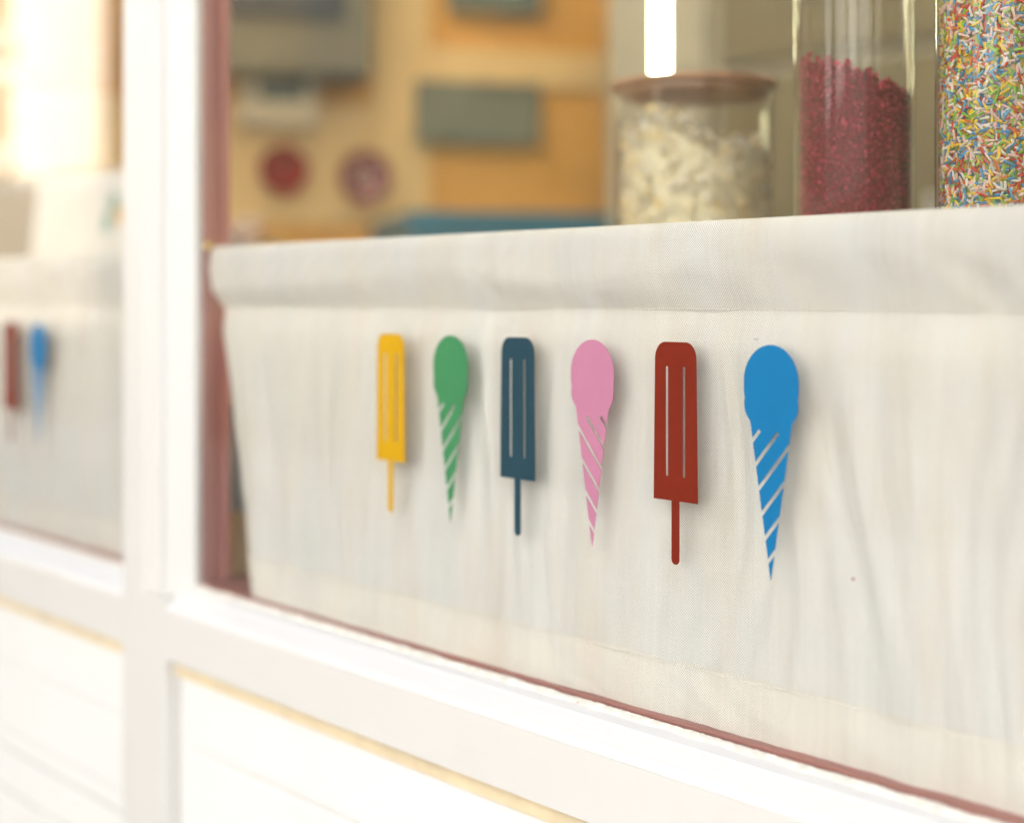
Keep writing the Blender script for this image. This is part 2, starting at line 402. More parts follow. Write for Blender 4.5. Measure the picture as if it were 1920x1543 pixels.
# ------------------------------------------------------------------ curtains
def vnoise1(x, seed):
    i = math.floor(x); fr = x - i; fr = fr * fr * (3 - 2 * fr)
    h = lambda k: math.sin(k * 127.1 + seed * 311.7) * 43758.5453 % 1.0
    return h(i) * (1 - fr) + h(i + 1) * fr
TOP, SEAM, HEM, BOT = .0505, -.0080, -.2490, -.2866
def edge_l(z):
    if z >= SEAM:
        k = min(1, (z - SEAM) / .034); return -1.2695 - .0055 * k
    k = (SEAM - z) / (SEAM - BOT); return -1.2695 + .077 * k
def edge_r(z): return -.3095
def fold(x, z):
    k = max(0, min(1, (SEAM - z) / .09)); d = (SEAM - z) / (SEAM - BOT)
    xs = x + .05 * (z - SEAM) * math.sin(x * 9) + .012 * math.sin(z * 17 + x * 20)
    y = .0028 * math.sin(xs * 46 + 2.2 * math.sin(xs * 11)) * (.4 + .6 * vnoise1(xs * 7, 3))
    y += .0019 * math.sin(xs * 118 + 3 * math.sin(xs * 23) + z * 9) * (.15 + .85 * vnoise1(xs * 13 + z * 2, 5))
    y += .0013 * math.sin(xs * 215 + 4 * math.sin(xs * 31) - z * 14) * vnoise1(xs * 19 - z * 3, 8)
    y += .0014 * (vnoise1(xs * 52 + z * 5, 9) - .5) + .0008 * (vnoise1(xs * 24 + z * 9, 13) - .5)
    y += .0009 * (vnoise1(xs * 150 + z * 3, 21) - .5)
    return y * (.35 + .65 * k) * (1 - .65 * max(0, d) ** 4)
def body_y(x, z):
    k = max(0, min(1, (SEAM - z) / .028)); k = k * k * (3 - 2 * k)
    d = (SEAM - z) / (SEAM - BOT)
    lean = max(0, min(1, (-.55 - x) / .5))                # the left half hangs closer to the pane at its foot
    return .0224 - .0062 * k + .0010 * d - (.0062 * lean + .0030) * d ** 3 + fold(x, z) * (.85 - .35 * lean * d)
BRK_X = [-1.280, -1.263, -1.247, -1.230, -1.214, -1.197, -1.180, -1.164, -1.147, -1.131, -1.114, -1.097, -1.081, -1.064, -1.047, -1.031, -1.014, -0.998, -0.981, -0.964, -0.948, -0.931, -0.915, -0.898, -0.881, -0.865, -0.848, -0.832, -0.815, -0.798, -0.782, -0.765, -0.748, -0.732, -0.715, -0.699, -0.682, -0.665, -0.649, -0.632, -0.616, -0.599, -0.582, -0.566, -0.549, -0.533, -0.516, -0.499, -0.483, -0.466, -0.449, -0.433, -0.416, -0.400, -0.383, -0.366, -0.350, -0.333, -0.317, -0.300]
BRK_Z = [0.0018, 0.0030, 0.0046, 0.0061, 0.0072, 0.0076, 0.0077, 0.0076, 0.0076, 0.0075, 0.0074, 0.0075, 0.0079, 0.0087, 0.0099, 0.0112, 0.0128, 0.0148, 0.0173, 0.0197, 0.0217, 0.0228, 0.0231, 0.0226, 0.0212, 0.0188, 0.0161, 0.0135, 0.0112, 0.0092, 0.0078, 0.0073, 0.0079, 0.0093, 0.0108, 0.0124, 0.0141, 0.0162, 0.0189, 0.0216, 0.0241, 0.0261, 0.0275, 0.0282, 0.0287, 0.0290, 0.0292, 0.0295, 0.0296, 0.0295, 0.0290, 0.0283, 0.0276, 0.0271, 0.0269, 0.0268, 0.0268, 0.0268, 0.0268, 0.0268]
def head_y(x, z):
    """rod pocket: rounded over the rod, drawn back below it to the seam"""
    brk = float(np.interp(x, BRK_X, BRK_Z)) + .0018 * (vnoise1(x * 38, 41) - .5)
    def upper(q):
        u = (q - .030) / .0215; return .0098 + .0042 * abs(u) ** 4 * (1 if u > 0 else .25)
    W_ = .0035; q = (brk - z) / W_; sp_ = W_ * (math.log1p(math.exp(q)) if q < 30 else q)
    q0 = (brk - SEAM) / W_; full = W_ * math.log1p(math.exp(q0))
    zz = max(z, brk) if z > brk else brk
    y0 = upper(zz) + (body_y(x, SEAM) + .0012 - upper(brk)) * (sp_ / full) ** .95
    k = max(0, min(1, (brk - z) / (brk - SEAM)))
    y0 += .0013 * math.sin(k * math.pi) * (vnoise1(x * 48 + z * 30, 17) - .5) * 2
    y0 += .0014 * (vnoise1(x * 14 + z * 40, 77) - .5) + .0008 * (vnoise1(x * 70 - z * 90, 78) - .5)
    return y0 + .0010 * (vnoise1(x * 45, 31) - .5) + .0006 * math.sin(x * 31)
def cloth(name, zs, nx, yf, parent, off=0, back=None, mat=None):
    vs = []; uv = []
    for z in zs:
        xl, xr = edge_l(z), edge_r(z)
        for i in range(nx + 1):
            s = i / nx; x = xl + (xr - xl) * s
            e = min(s, 1 - s) * (xr - xl); curl = .0035 * math.exp(-e / .010)
            vs.append((x, yf(x, z) + off + curl, z)); uv.append((x, z))
    f = []; n1 = nx + 1
    for r_ in range(len(zs) - 1):
        for i in range(nx): f.append((r_ * n1 + i, r_ * n1 + i + 1, (r_ + 1) * n1 + i + 1, (r_ + 1) * n1 + i))
    if back:                                              # fold over the rod at the top
        top0 = (len(zs) - 1) * n1; prev = top0
        for (dy, dz) in back:
            st_ = len(vs)
            for i in range(n1):
                x, y, z = vs[top0 + i]; vs.append((x, y + dy, z + dz)); uv.append((x, z + dy + .002))
            for i in range(nx): f.append((prev + i, prev + i + 1, st_ + i + 1, st_ + i))
            prev = st_
    me = mesh(name, vs, f)
    ul = me.uv_layers.new(name='UVMap')
    li = np.empty(len(me.loops), np.int32); me.loops.foreach_get('vertex_index', li)
    ul.data.foreach_set('uv', np.array(uv, np.float32)[li].ravel())
    return link(name, me, mat or M_LINEN, parent, smooth=True)
def lin(a, b, n): return [a + (b - a) * i / n for i in range(n + 1)]
cur = empty('curtain', (0, 0, EYE))
tag(cur, 'off-white linen cafe curtain behind the six lolly stickers', 'curtain', 'short linen curtains')
cloth('body', lin(BOT, SEAM + .0004, 90), 560, body_y, cur)
cloth('rod_pocket', lin(SEAM - .0015, TOP, 44), 480, head_y, cur, off=-.0010,
      back=[(.0012, .0014), (.0032, .0022), (.0070, .0024), (.0110, .0012), (.0140, -.0020), (.0150, -.0200), (.0140, -.0500)])
cloth('hem', lin(BOT - .0008, HEM, 18), 560, lambda x, z: body_y(x, z) + .0012 * (vnoise1(x * 40 + z * 70, 51) - .5) + .0007 * (vnoise1(x * 85 - z * 60, 52) - .5), cur, off=-.0014, mat=M_HEM)
# stitching along the hem and the pocket
def stitches(z, yf, off):
    v = []; f = []; x = edge_l(z) + .004
    while x < edge_r(z) - .004:
        y = yf(x, z) + off; L, h = .0021, .00045; dz = random.gauss(0, .00025)
        b = len(v); v += [(x, y, z + dz - h), (x + L, y, z + dz - h), (x + L, y, z + dz + h), (x, y, z + dz + h),
                          (x, y - .0005, z + dz), (x + L, y - .0005, z + dz)]
        f += [(b, b + 1, b + 5, b + 4), (b + 4, b + 5, b + 2, b + 3)]; x += .0033
    return v, f
M_THREAD = plain('sewing_thread', (.82, .79, .72), .8, .05, 50)
for nm, z, yf, o in (('hem_stitching', HEM - .0022, body_y, -.0022), ('pocket_stitching', SEAM + .0008, head_y, -.0022)):
    v, f = stitches(z, yf, o); link(nm, mesh(nm, v, f), M_THREAD, cur)
cur2 = copy_tree(cur); cur2.location = (-PITCH, 0, EYE)
tag(cur2, 'off-white linen curtain in the left pane behind the post', 'curtain', 'short linen curtains')
for dx, lb in ((0, 'thin curtain rod inside the pocket of the right curtain'), (-PITCH, 'thin curtain rod inside the pocket of the left curtain')):
    rod = empty('curtain_rod', (dx - 1.277, .0175, EYE + .0365)); tag(rod, lb, 'curtain rod', 'curtain rods')
    r_ = lathe('bar', [(.0001, .001), (.0042, .001), (.0042, .972), (.0001, .972)], M_BRASS, rod, seg=16); r_.rotation_euler.y = R(90)
    for xx in (.0009, .9655):
        c_ = lathe('end_cap', [(.0001, 0), (.0062, 0), (.0062, .007), (.0001, .007)], M_BRASS, rod, (xx, 0, 0), seg=16); c_.rotation_euler.y = R(90)
    hk = empty('rod_hook', (dx - 1.2778, .0105, EYE + .0535))
    tag(hk, 'small brass hook on the brown frame above the curtain corner' if dx == 0 else 'small brass hook holding the left curtain rod', 'hook', 'brass rod hooks')
    k = lathe('screw_plate', [(.0001, 0), (.0042, 0), (.0040, .0015), (.0001, .002)], M_BRASS, hk, seg=20); k.rotation_euler.y = R(90)
    pts = [(.0018 + .0042 + .0042 * math.cos(t), .0, .0042 * math.sin(t)) for t in lin(R(180), R(-120), 14)]
    v = []; f = []
    for i, p in enumerate(pts):
        t_ = Vector(pts[min(i + 1, 14)]) - Vector(pts[max(i - 1, 0)]); t_.normalize(); s_ = Vector((0, 1, 0)); u_ = t_.cross(s_)
        for q in range(8):
            a = q * math.pi / 4; v.append(Vector(p) + .0011 * (math.cos(a) * s_ + math.sin(a) * u_))
    for i in range(14):
        for q in range(8): f.append((i * 8 + q, i * 8 + (q + 1) % 8, (i + 1) * 8 + (q + 1) % 8, (i + 1) * 8 + q))
    f += [tuple(range(8)), tuple(range(112, 120))]
    link('ring', mesh('ring', v, f), M_BRASS, hk, smooth=True)

# ------------------------------------------------------------------ vinyl stickers on the glass
def vinyl(name, c):
    m = plain(name, c, .5, .03, 60, bmp=.03, spec=.22); return m
VIN = dict(yellow=vinyl('yellow_vinyl', (.56, .315, .0004)), green=vinyl('green_vinyl', (.046, .225, .090)), navy=vinyl('navy_vinyl', (.013, .050, .074)),
           pink=vinyl('pink_vinyl', (.46, .185, .29)), red=vinyl('red_vinyl', (.175, .0140, .003)), blue=vinyl('blue_vinyl', (.003, .155, .36)))
def rnd(cx, cz, rx, rz, a0, a1, n): return [(cx + rx * math.cos(R(a)), cz + rz * math.sin(R(a))) for a in lin(a0, a1, n)]
mm = lambda L: [(x / 1000, z / 1000) for x, z in L]
body = mm(rnd(9.2, -11.5, 9.2, 11.5, 0, 90, 10) + rnd(-9.2, -11.5, 9.2, 11.5, 90, 180, 10) + [(-19.7, -107.4), (19.7, -107.4)])
def slot(cx): return mm(rnd(cx, -17.5, 1.15, 1.15, 0, 180, 6) + rnd(cx, -90.0, 1.15, 1.15, 180, 360, 6))
lolly_body = shape_me('lolly_body', [body, slot(-7.6), slot(7.6)], .0004)
lolly_stick = shape_me('lolly_stick', [mm([(3.45, -107.42)] + [(-3.45, -107.42)] + rnd(0, -147.0, 3.45, 3.45, 180, 360, 10))], .0004)
# cone: scoop, then a wafer cut by slanting gaps
SC = rnd(0, -24.5, 21.7, 24.5, 8, 172, 36)
scoopL = [(-21.6, -27.0), (-21.4, -31.0), (-20.8, -34.2), (-21.3, -37.6), (-20.9, -41.8), (-19.3, -45.6), (-16.9, -48.6), (-16.2, -50.2)]
scoopR = [(-x, z) for x, z in scoopL][::-1]
def clip(poly, px, pz, nx, nz):
    out = []
    for i in range(len(poly)):
        a, b = poly[i], poly[(i + 1) % len(poly)]
        da = (a[0] - px) * nx + (a[1] - pz) * nz; db = (b[0] - px) * nx + (b[1] - pz) * nz
        if da >= 0: out.append(a)
        if da * db < 0:
            k = da / (da - db); out.append((a[0] + (b[0] - a[0]) * k, a[1] + (b[1] - a[1]) * k))
    return out
gd = Vector((23.2, 27.8)).normalized(); gn = (-gd.y, gd.x); GW = 1.25          # gap direction, upward normal, half width
def lx(z): return -16.2 + 16.2 * (-50.2 - z) / 99.4                            # left edge of the wafer
GZ = [-61.5, -76.6, -91.9, -107.6, -123.0, -137.4]                               # where each gap meets the left edge
tri = [(-16.2, -50.2), (16.2, -50.2), (0, -149.6)]
def gap_pt(z, s): return (lx(z) + gn[0] * GW * s, z + gn[1] * GW * s)
# top piece: the scoop and the wafer above the third gap, with two notches from its left edge
def notch(z, L):
    a = gap_pt(z, 1); b = gap_pt(z, -1)
    e1 = (a[0] + gd.x * L, a[1] + gd.y * L); e2 = (b[0] + gd.x * L, b[1] + gd.y * L)
    la = (a[0] - gd.x * 1.0, a[1] - gd.y * 1.0); lb = (b[0] - gd.x * 1.0, b[1] - gd.y * 1.0)
    def toedge(p):                                                               # slide along the gap to the wafer's left edge
        for _ in range(20):
            d = lx(p[1]) - p[0]; p = (p[0] + d * .6, p[1] + d * .6 * gd.y / gd.x)
        return p
    return [toedge(la), e1, e2, toedge(lb)]
px, pz = gap_pt(GZ[2], 1)
low = clip(tri, px, pz, *gn)
lowL = min((p for p in low if p[1] < -50.3), key=lambda p: p[0]); lowR = max((p for p in low if p[1] < -50.3), key=lambda p: p[0])
top_piece = SC + scoopL + notch(GZ[0], 8.8) + notch(GZ[1], 27.5) + [lowL, lowR] + scoopR
def band(z0, z1):
    p = tri
    a = gap_pt(z0, -1); p = clip(p, a[0], a[1], -gn[0], -gn[1])
    if z1 is not None:
        b = gap_pt(z1, 1); p = clip(p, b[0], b[1], *gn)
    return p
bands = [band(GZ[i], GZ[i + 1] if i < 5 else None) for i in range(2, 6)]
def cone_meshes(flip):
    k = -1 if flip else 1
    fl = lambda L: mm([(x * k, z) for x, z in (L if k > 0 else L[::-1])])
    return [shape_me('cone_scoop', [fl(top_piece)], .0004)] + [shape_me('cone_band', [fl(b)], .0004) for b in bands]
cone_me = {False: cone_meshes(False), True: cone_meshes(True)}
def lolly(x, c, label, group):
    r = tag(empty('lolly_sticker', (x, -.0003, EYE - .0293)), label, 'sticker', group)
    for nm, me in (('lolly_body', lolly_body), ('stick', lolly_stick)):
        m = me.copy(); link(nm, m, VIN[c], r)
    return r
def cone(x, c, flip, label, group):
    r = tag(empty('ice_cream_cone_sticker', (x, -.0003, EYE - .0293)), label, 'sticker', group)
    for i, me in enumerate(cone_me[flip]):
        link('scoop' if i == 0 else 'wafer_band', me.copy(), VIN[c], r)
    return r
G = 'ice lolly and cone stickers on the shop window'
lolly(-.9570, 'yellow', 'yellow ice lolly sticker on a stick, on the window glass', G)
cone(-.8782, 'green', False, 'green ice cream cone sticker between yellow and navy lollies', G)
lolly(-.7983, 'navy', 'dark navy blue ice lolly sticker on the window glass', G)
cone(-.7188, 'pink', True, 'pink ice cream cone sticker with stripes slanting the other way', G)
lolly(-.6397, 'red', 'sharp rust red ice lolly sticker between pink and blue cones', G)
cone(-.5596, 'blue', False, 'bright blue ice cream cone sticker, nearest of the row', G)
lolly(-.6397 - PITCH, 'red', 'blurred red ice lolly sticker on the left pane', G)
cone(-.5596 - PITCH, 'blue', False, 'blurred blue cone sticker on the left pane beside the post', G)

# ------------------------------------------------------------------ window shelf and jars
sh = empty('window_shelf', (-1.34, .2, EYE - .09))
tag(sh, 'pale wooden shelf behind the curtains under the jars', 'shelf')
box('board', (-1.04, -.13, -.025), (1.04, .36, 0), M_SHELF, sh, .003)
for x in (-.95, 0, .95): box('bracket', (x - .012, -.12, -.14), (x + .012, .0, -.0255), M_STEEL, sh, .002)
SH = EYE - .09
def jar(name, x, y, r, h, label, lidmat=None):
    o = tag(empty(name, (x, y, SH)), label, 'jar', 'glass jars on the window shelf')
    t = .0028
    lathe('glass_body', [(.0002, .0005), (r - .004, .0005), (r - .001, .003), (r, .008), (r, h - .004), (r + .0008, h - .001), (r - .001, h), (r - t, h - .001),
                         (r - t, .010), (r - t - .003, .0065), (.0002, .006)], M_JAR, o, seg=96)
    if lidmat:
        lathe('lid', [(.0002, h + .001), (r + .0030, h + .001), (r + .0036, h + .002), (r + .0036, h + .0050), (r + .0028, h + .0062), (.0002, h + .0065)], lidmat, o, seg=72)
        lathe('seal', [(.0002, h - .006), (r - t - .0006, h - .006), (r - t - .0004, h - .003), (r - t - .0006, h + .0008), (.0002, h + .0008)], M_WOOD_LID, o, seg=72)
    return o
J1, J2, J3 = (-0.9324, .36, 0.0786), (-.6480, .22, .0462), (-.5100, .20, .0470)
jar('storage_jar', *J1[:2], J1[2], 0.298, 'wide low glass jar of pale flakes with a brown lid', M_WOOD_LID)
jar('storage_jar', *J2[:2], J2[2], .480, 'tall glass jar half full of dark raspberry crumbs')
jar('storage_jar', *J3[:2], J3[2], .480, 'tall glass jar of rainbow sprinkles at the right edge')
def bulk(name, V, F, tint, mat, label, cat, loc):
    """many grains as one mesh: V (n,k,3), F faces of one grain, tint (n,3)"""
    n, k, _ = V.shape
    fl = [len(f) for f in F]; idx = np.concatenate([np.array(f) for f in F])
    me = bpy.data.meshes.new(name); me.vertices.add(n * k); me.vertices.foreach_set('co', V.reshape(-1).astype(np.float32))
    loops = (idx[None, :] + (np.arange(n) * k)[:, None]).reshape(-1)
    me.loops.add(len(loops)); me.loops.foreach_set('vertex_index', loops.astype(np.int32))
    tot = np.tile(np.array(fl), n); start = np.concatenate([[0], np.cumsum(tot)[:-1]])
    me.polygons.add(len(tot)); me.polygons.foreach_set('loop_start', start.astype(np.int32)); me.polygons.foreach_set('loop_total', tot.astype(np.int32))
    ca = me.color_attributes.new('tint', 'FLOAT_COLOR', 'POINT')
    ca.data.foreach_set('color', np.repeat(np.concatenate([tint, np.ones((n, 1))], 1), k, 0).astype(np.float32).reshape(-1))
    me.update(calc_edges=True); me.validate()
    o = link(name, me, mat, None, loc); tag(o, label, cat, kind='stuff'); return o
def frames(n, tang, flat):
    """random directions, mostly lying against the jar wall; tang, rad: wall tangent and radial per grain"""
    pass
def shell_points(n, r, z0, z1, depth):
    th = rng.uniform(0, 2 * math.pi, n); z = rng.uniform(z0, z1, n); rr = r - depth * rng.random(n) ** 1.5
    er = np.stack([np.cos(th), np.sin(th), 0 * th], 1); et = np.stack([-np.sin(th), np.cos(th), 0 * th], 1); ez = np.tile([0, 0, 1.], (n, 1))
    return th, er * rr[:, None] + ez * z[:, None], er, et, ez
# sprinkles
n = 14500; rin = J3[2] - .0028
th, P0, er, et, ez = shell_points(n, rin - .0009, .05, .46, .0042)
a = rng.uniform(0, math.pi, n); tilt = rng.normal(0, .22, n)
d = (np.cos(a)[:, None] * et + np.sin(a)[:, None] * ez); d = d * np.cos(tilt)[:, None] + er * np.sin(tilt)[:, None] * .6
d /= np.linalg.norm(d, axis=1)[:, None]; s = np.cross(d, er); s /= np.linalg.norm(s, axis=1)[:, None]; u = np.cross(d, s)
L = rng.uniform(.0022, .0042, n); rad = rng.uniform(.00080, .00100, n)
K = 6; V = np.zeros((n, 4 * K, 3))
for ring, (e, q) in enumerate(((-1, .55), (-.82, 1), (.82, 1), (1, .55))):
    for k in range(K):
        an = 2 * math.pi * k / K
        V[:, ring * K + k] = P0 + d * (L * e)[:, None] + (rad * q)[:, None] * (math.cos(an) * s + math.sin(an) * u)
F = [(r_ * K + k, r_ * K + (k + 1) % K, (r_ + 1) * K + (k + 1) % K, (r_ + 1) * K + k) for r_ in range(3) for k in range(K)] + [tuple(range(K))[::-1], tuple(range(3 * K, 4 * K))]
pal = np.array([(.95, .62, .01), (.95, .70, .02), (.90, .88, .84), (.93, .86, .82), (.93, .58, .60), (.02, .30, .68), (.06, .40, .72), (.25, .58, .03), (.34, .64, .06), (.70, .04, .01), (.74, .14, .02), (.95, .66, .54)])
tint = pal[rng.integers(0, len(pal), n)] * rng.uniform(.85, 1.08, (n, 1))
bulk('sprinkles', V, F, np.clip(tint, 0, 1), M_GRAIN, 'rainbow sugar sprinkles filling the right-hand jar', 'sprinkles', (J3[0], J3[1], SH))
m, t, b = base('sprinkle_core')
vo = node(t, 'ShaderNodeTexVoronoi'); vo.inputs['Scale'].default_value = 1; t.links.new(mapping(t, (420, 420, 260)), vo.inputs['Vector'])
sxy = node(t, 'ShaderNodeSeparateColor'); t.links.new(vo.outputs['Color'], sxy.inputs[0])
rp = ramp(t, sxy.outputs[0], [(0, (.7, .45, .02)), (.2, (.7, .6, .5)), (.4, (.05, .25, .5)), (.6, (.2, .4, .06)), (.8, (.5, .08, .03)), (.95, (.7, .45, .4))])
t.nodes[rp.node.name].color_ramp.interpolation = 'CONSTANT'; t.links.new(rp, b.inputs['Base Color'])
core = lathe('sprinkle_heap', [(.0002, .0071), (rin - .0045, .0071), (rin - .0045, .455), (rin * .5, .463), (.0002, .466)], m, None, (J3[0], J3[1], SH))
tag(core, 'inner heap of sprinkles in the right-hand jar', 'sprinkles', kind='stuff')
# raspberry crumbs, heaped against the left side of the jar
ico = bmesh.new(); bmesh.ops.create_icosphere(ico, subdivisions=1, radius=1); ico.verts.ensure_lookup_table()
iv = np.array([v.co[:] for v in ico.verts]); ifc = [tuple(v.index for v in f.verts) for f in ico.faces]; ico.free()
rin = J2[2] - .0028
cr_, sr_ = .6704, .742                                 # the heap slopes down along the view's left-to-right direction
def top_at(x, y): return .2600 - .40 * (x * cr_ + y * sr_) + .0035 * np.sin(x * 300) * np.sin(y * 260) + .002 * np.sin(x * 700 + y * 500)
def crumbs(P, smin, smax):
    n = len(P); V = iv[None] * rng.uniform(.65, 1.35, (n, len(iv), 1)) * rng.uniform(smin, smax, (n, 1, 1)) * rng.uniform(.6, 1.2, (n, 1, 3))
    return V + P[:, None, :]
n = 13000
th, P0, er, et, ez = shell_points(n, rin - .0013, .008, .29, .004)
P0 = P0[P0[:, 2] < top_at(P0[:, 0], P0[:, 1]) - .001]
n2 = 1500; rr = (rin - .002) * np.sqrt(rng.random(n2)); t2 = rng.uniform(0, 2 * math.pi, n2); x2, y2 = rr * np.cos(t2), rr * np.sin(t2)
P1 = np.stack([x2, y2, top_at(x2, y2) + rng.normal(0, .0012, n2)], 1)
V = np.concatenate([crumbs(P0, .0009, .0017), crumbs(P1, .0010, .0024)])
lim = rin - .0001; rr_ = np.linalg.norm(V[..., :2], axis=2); V[..., :2] *= np.minimum(1, lim / np.maximum(rr_, 1e-6))[..., None]
pal = np.array([(.34, .004, .034), (.26, .003, .024), (.44, .012, .056), (.16, .002, .013), (.56, .05, .10), (.30, .004, .022)])
tint = pal[rng.integers(0, len(pal), len(V))] * rng.uniform(.7, 1.15, (len(V), 1))
bulk('fruit_crumbs', V, ifc, tint, M_CRUMB, 'dark raspberry red crumbs heaped in the middle tall jar', 'crumbs', (J2[0], J2[1], SH))
M_CORE2 = plain('crumb_core', (.19, .003, .020), .9, .3, 300)
v = []; f = []; NS = 40
for k, q in enumerate((1, .66, .33)):
    for i in range(NS):
        an = 2 * math.pi * i / NS; x, y = (rin - .0035) * q * math.cos(an), (rin - .0035) * q * math.sin(an); v.append((x, y, float(top_at(x, y)) - .0015))
for i in range(NS): an = 2 * math.pi * i / NS; v.append(((rin - .0035) * math.cos(an), (rin - .0035) * math.sin(an), .0071))
for i in range(NS):
    j = (i + 1) % NS; f += [(i, j, NS + j, NS + i), (NS + i, NS + j, 2 * NS + j, 2 * NS + i), (3 * NS + i, 3 * NS + j, j, i)]
f += [tuple(range(2 * NS, 3 * NS)), tuple(range(3 * NS, 4 * NS))[::-1]]
o = link('crumb_heap', fixn(mesh('crumb_heap', v, f)), M_CORE2, None, (J2[0], J2[1], SH)); tag(o, 'solid heap of raspberry crumbs in the middle tall jar', 'crumbs', kind='stuff')
# pale flakes
rin = J1[2] - .0030
n = 2600; rr = rin * np.sqrt(rng.uniform(.55, 1, n)) - .003; t2 = rng.uniform(0, 2 * math.pi, n)
x2, y2 = rr * np.cos(t2), rr * np.sin(t2)
tp = .256 - .16 * (x2 * cr_ + y2 * sr_) + .010 * np.sin(x2 * 70 + 1) + .006 * np.sin(y2 * 90)
z2 = .010 + (tp - .010) * rng.random(n) ** .8
P0 = np.stack([x2, y2, z2], 1)
d = rng.normal(size=(n, 3)); d /= np.linalg.norm(d, axis=1)[:, None]; q = rng.normal(size=(n, 3)); s = np.cross(d, q); s /= np.linalg.norm(s, axis=1)[:, None]; u = np.cross(d, s)
L = rng.uniform(.004, .009, n); W = rng.uniform(.0025, .005, n); B = rng.uniform(-.002, .002, n)
V = np.zeros((n, 12, 3))
for i, e in enumerate((-1, 0, 1)):
    for j, g in enumerate((-1, 1)):
        for k, h in enumerate((-.0005, .0005)):
            wj = W * (1 if e == 0 else .6)
            V[:, i * 4 + j * 2 + k] = P0 + d * (L * e)[:, None] + s * (wj * g)[:, None] + u * (h + B * (e * e))[:, None]
rr_ = np.linalg.norm(V[..., :2], axis=2); V[..., :2] *= np.minimum(1, (rin - .0003) / np.maximum(rr_, 1e-6))[..., None]
V[..., 2] = np.maximum(V[..., 2], .0075)
ix = lambda i, j, k: i * 4 + j * 2 + k
F = []
for i in (0, 1):
    F += [(ix(i, 0, 1), ix(i, 1, 1), ix(i + 1, 1, 1), ix(i + 1, 0, 1)), (ix(i, 0, 0), ix(i + 1, 0, 0), ix(i + 1, 1, 0), ix(i, 1, 0)),
          (ix(i, 0, 0), ix(i, 0, 1), ix(i + 1, 0, 1), ix(i + 1, 0, 0)), (ix(i, 1, 0), ix(i + 1, 1, 0), ix(i + 1, 1, 1), ix(i, 1, 1))]
F += [(0, 2, 3, 1), (8, 9, 11, 10)]
pal = np.array([(.95, .88, .69), (.95, .91, .78), (.94, .83, .56), (.95, .87, .66), (.93, .76, .42), (.95, .91, .80)])
tint = pal[rng.integers(0, len(pal), n)] * rng.uniform(.9, 1.02, (n, 1))
bulk('coconut_flakes', V, F, tint, M_FLAKE, 'pale cream flakes filling the wide low jar', 'flakes', (J1[0], J1[1], SH))

v = []; f = []; NS = 40
for k, q in enumerate((1, .66, .33)):
    for i in range(NS):
        an = 2 * math.pi * i / NS; x, y = (rin - .008) * q * math.cos(an), (rin - .008) * q * math.sin(an)
        v.append((x, y, .239 - .16 * (x * cr_ + y * sr_) + .010 * math.sin(x * 70 + 1) + .006 * math.sin(y * 90)))
for i in range(NS): an = 2 * math.pi * i / NS; v.append(((rin - .008) * math.cos(an), (rin - .008) * math.sin(an), .0071))
f = []
for i in range(NS):
    j = (i + 1) % NS; f += [(i, j, NS + j, NS + i), (NS + i, NS + j, 2 * NS + j, 2 * NS + i), (3 * NS + i, 3 * NS + j, j, i)]
f += [tuple(range(2 * NS, 3 * NS)), tuple(range(3 * NS, 4 * NS))[::-1]]
o = link('flake_heap', fixn(mesh('flake_heap', v, f)), plain('flake_core', (.92, .84, .62), .8, .12, 90), None, (J1[0], J1[1], SH)); tag(o, 'inner heap of cream flakes in the wide low jar', 'flakes', kind='stuff')

# lit tube behind the pale jar
tb = empty('tube_lamp', (-1.1031, .50, EYE)); tag(tb, 'lit white tube lamp standing upright behind the pale jar', 'lamp')
lathe('lit_tube', [(.0002, .232), (.0108, .232), (.0108, .95), (.0002, .95)], M_TUBE, tb, seg=24)
lathe('socket', [(.0002, -.060), (.0110, -.060), (.0110, .2318), (.0002, .2318)], M_WHITE, tb, seg=24)
lathe('foot', [(.0002, -.0895), (.035, -.0895), (.035, -.084), (.010, -.0602), (.0002, -.0602)], M_WHITE, tb, seg=32)
lathe('cap', [(.0002, .9502), (.016, .9502), (.016, .99), (.0002, .99)], M_WHITE, tb, seg=24)
# ceiling tubes added as fill light for the dark interior
for x, y, lb in ((-3.0, .95, 'added ceiling fill lamp over the ochre partition'), (-1.2, .62, 'added ceiling fill lamp over the window shelf')):
    cl = empty('fill_lamp', (x, y, 2.95)); tag(cl, lb, 'lamp', 'added ceiling fill lamps')
    box('fill_lamp_tray', (-.62, -.06, -.06), (.62, .06, -.001), M_WHITE, cl, .004)
    for yy in (-.03, .03):
        q = lathe('lit_tube', [(.0002, -.59), (.013, -.59), (.013, .59), (.0002, .59)], M_FILL_TUBE, cl, (0, yy, -.085), seg=16); q.rotation_euler.y = R(90)  # tubes of the added fill lamp

# ------------------------------------------------------------------ things inside the shop
def board(a, z, wd, ht, label):
    o = on_part('wall_board', a, z, label, 'board', 'grey-green boards on the ochre partition', off=-.024)
    box('panel', (0, -.012, 0), (wd, 0, ht), M_GREY_GREEN, o, .003)
    for lo, hi in (((-.012, -.018, -.012), (wd + .012, .0, -.0005)), ((-.012, -.018, ht + .0005), (wd + .012, 0, ht + .012)),
                   ((-.012, -.018, 0), (-.0005, 0, ht)), ((wd + .0005, -.018, 0), (wd + .012, 0, ht))):
        box('frame', lo, hi, M_GREY_GREEN, o, .001)
board(-.270, .438, .33, .150, 'grey-green board hanging on the ochre partition left of the jars')
board(-.180, .805, .24, .16, 'upper grey-green board at the top edge above the other board')
cb = on_part('wall_cabinet', -1.05, .585, 'olive grey wall cabinet with black front in the upper left', 'cabinet')
box('carcass', (0, -.16, 0), (.625, 0, .75), M_OLIVE, cb, .004)
box('black_door', (.03, -.175, .138), (.555, -.1605, .70), M_BLACK, cb, .004)
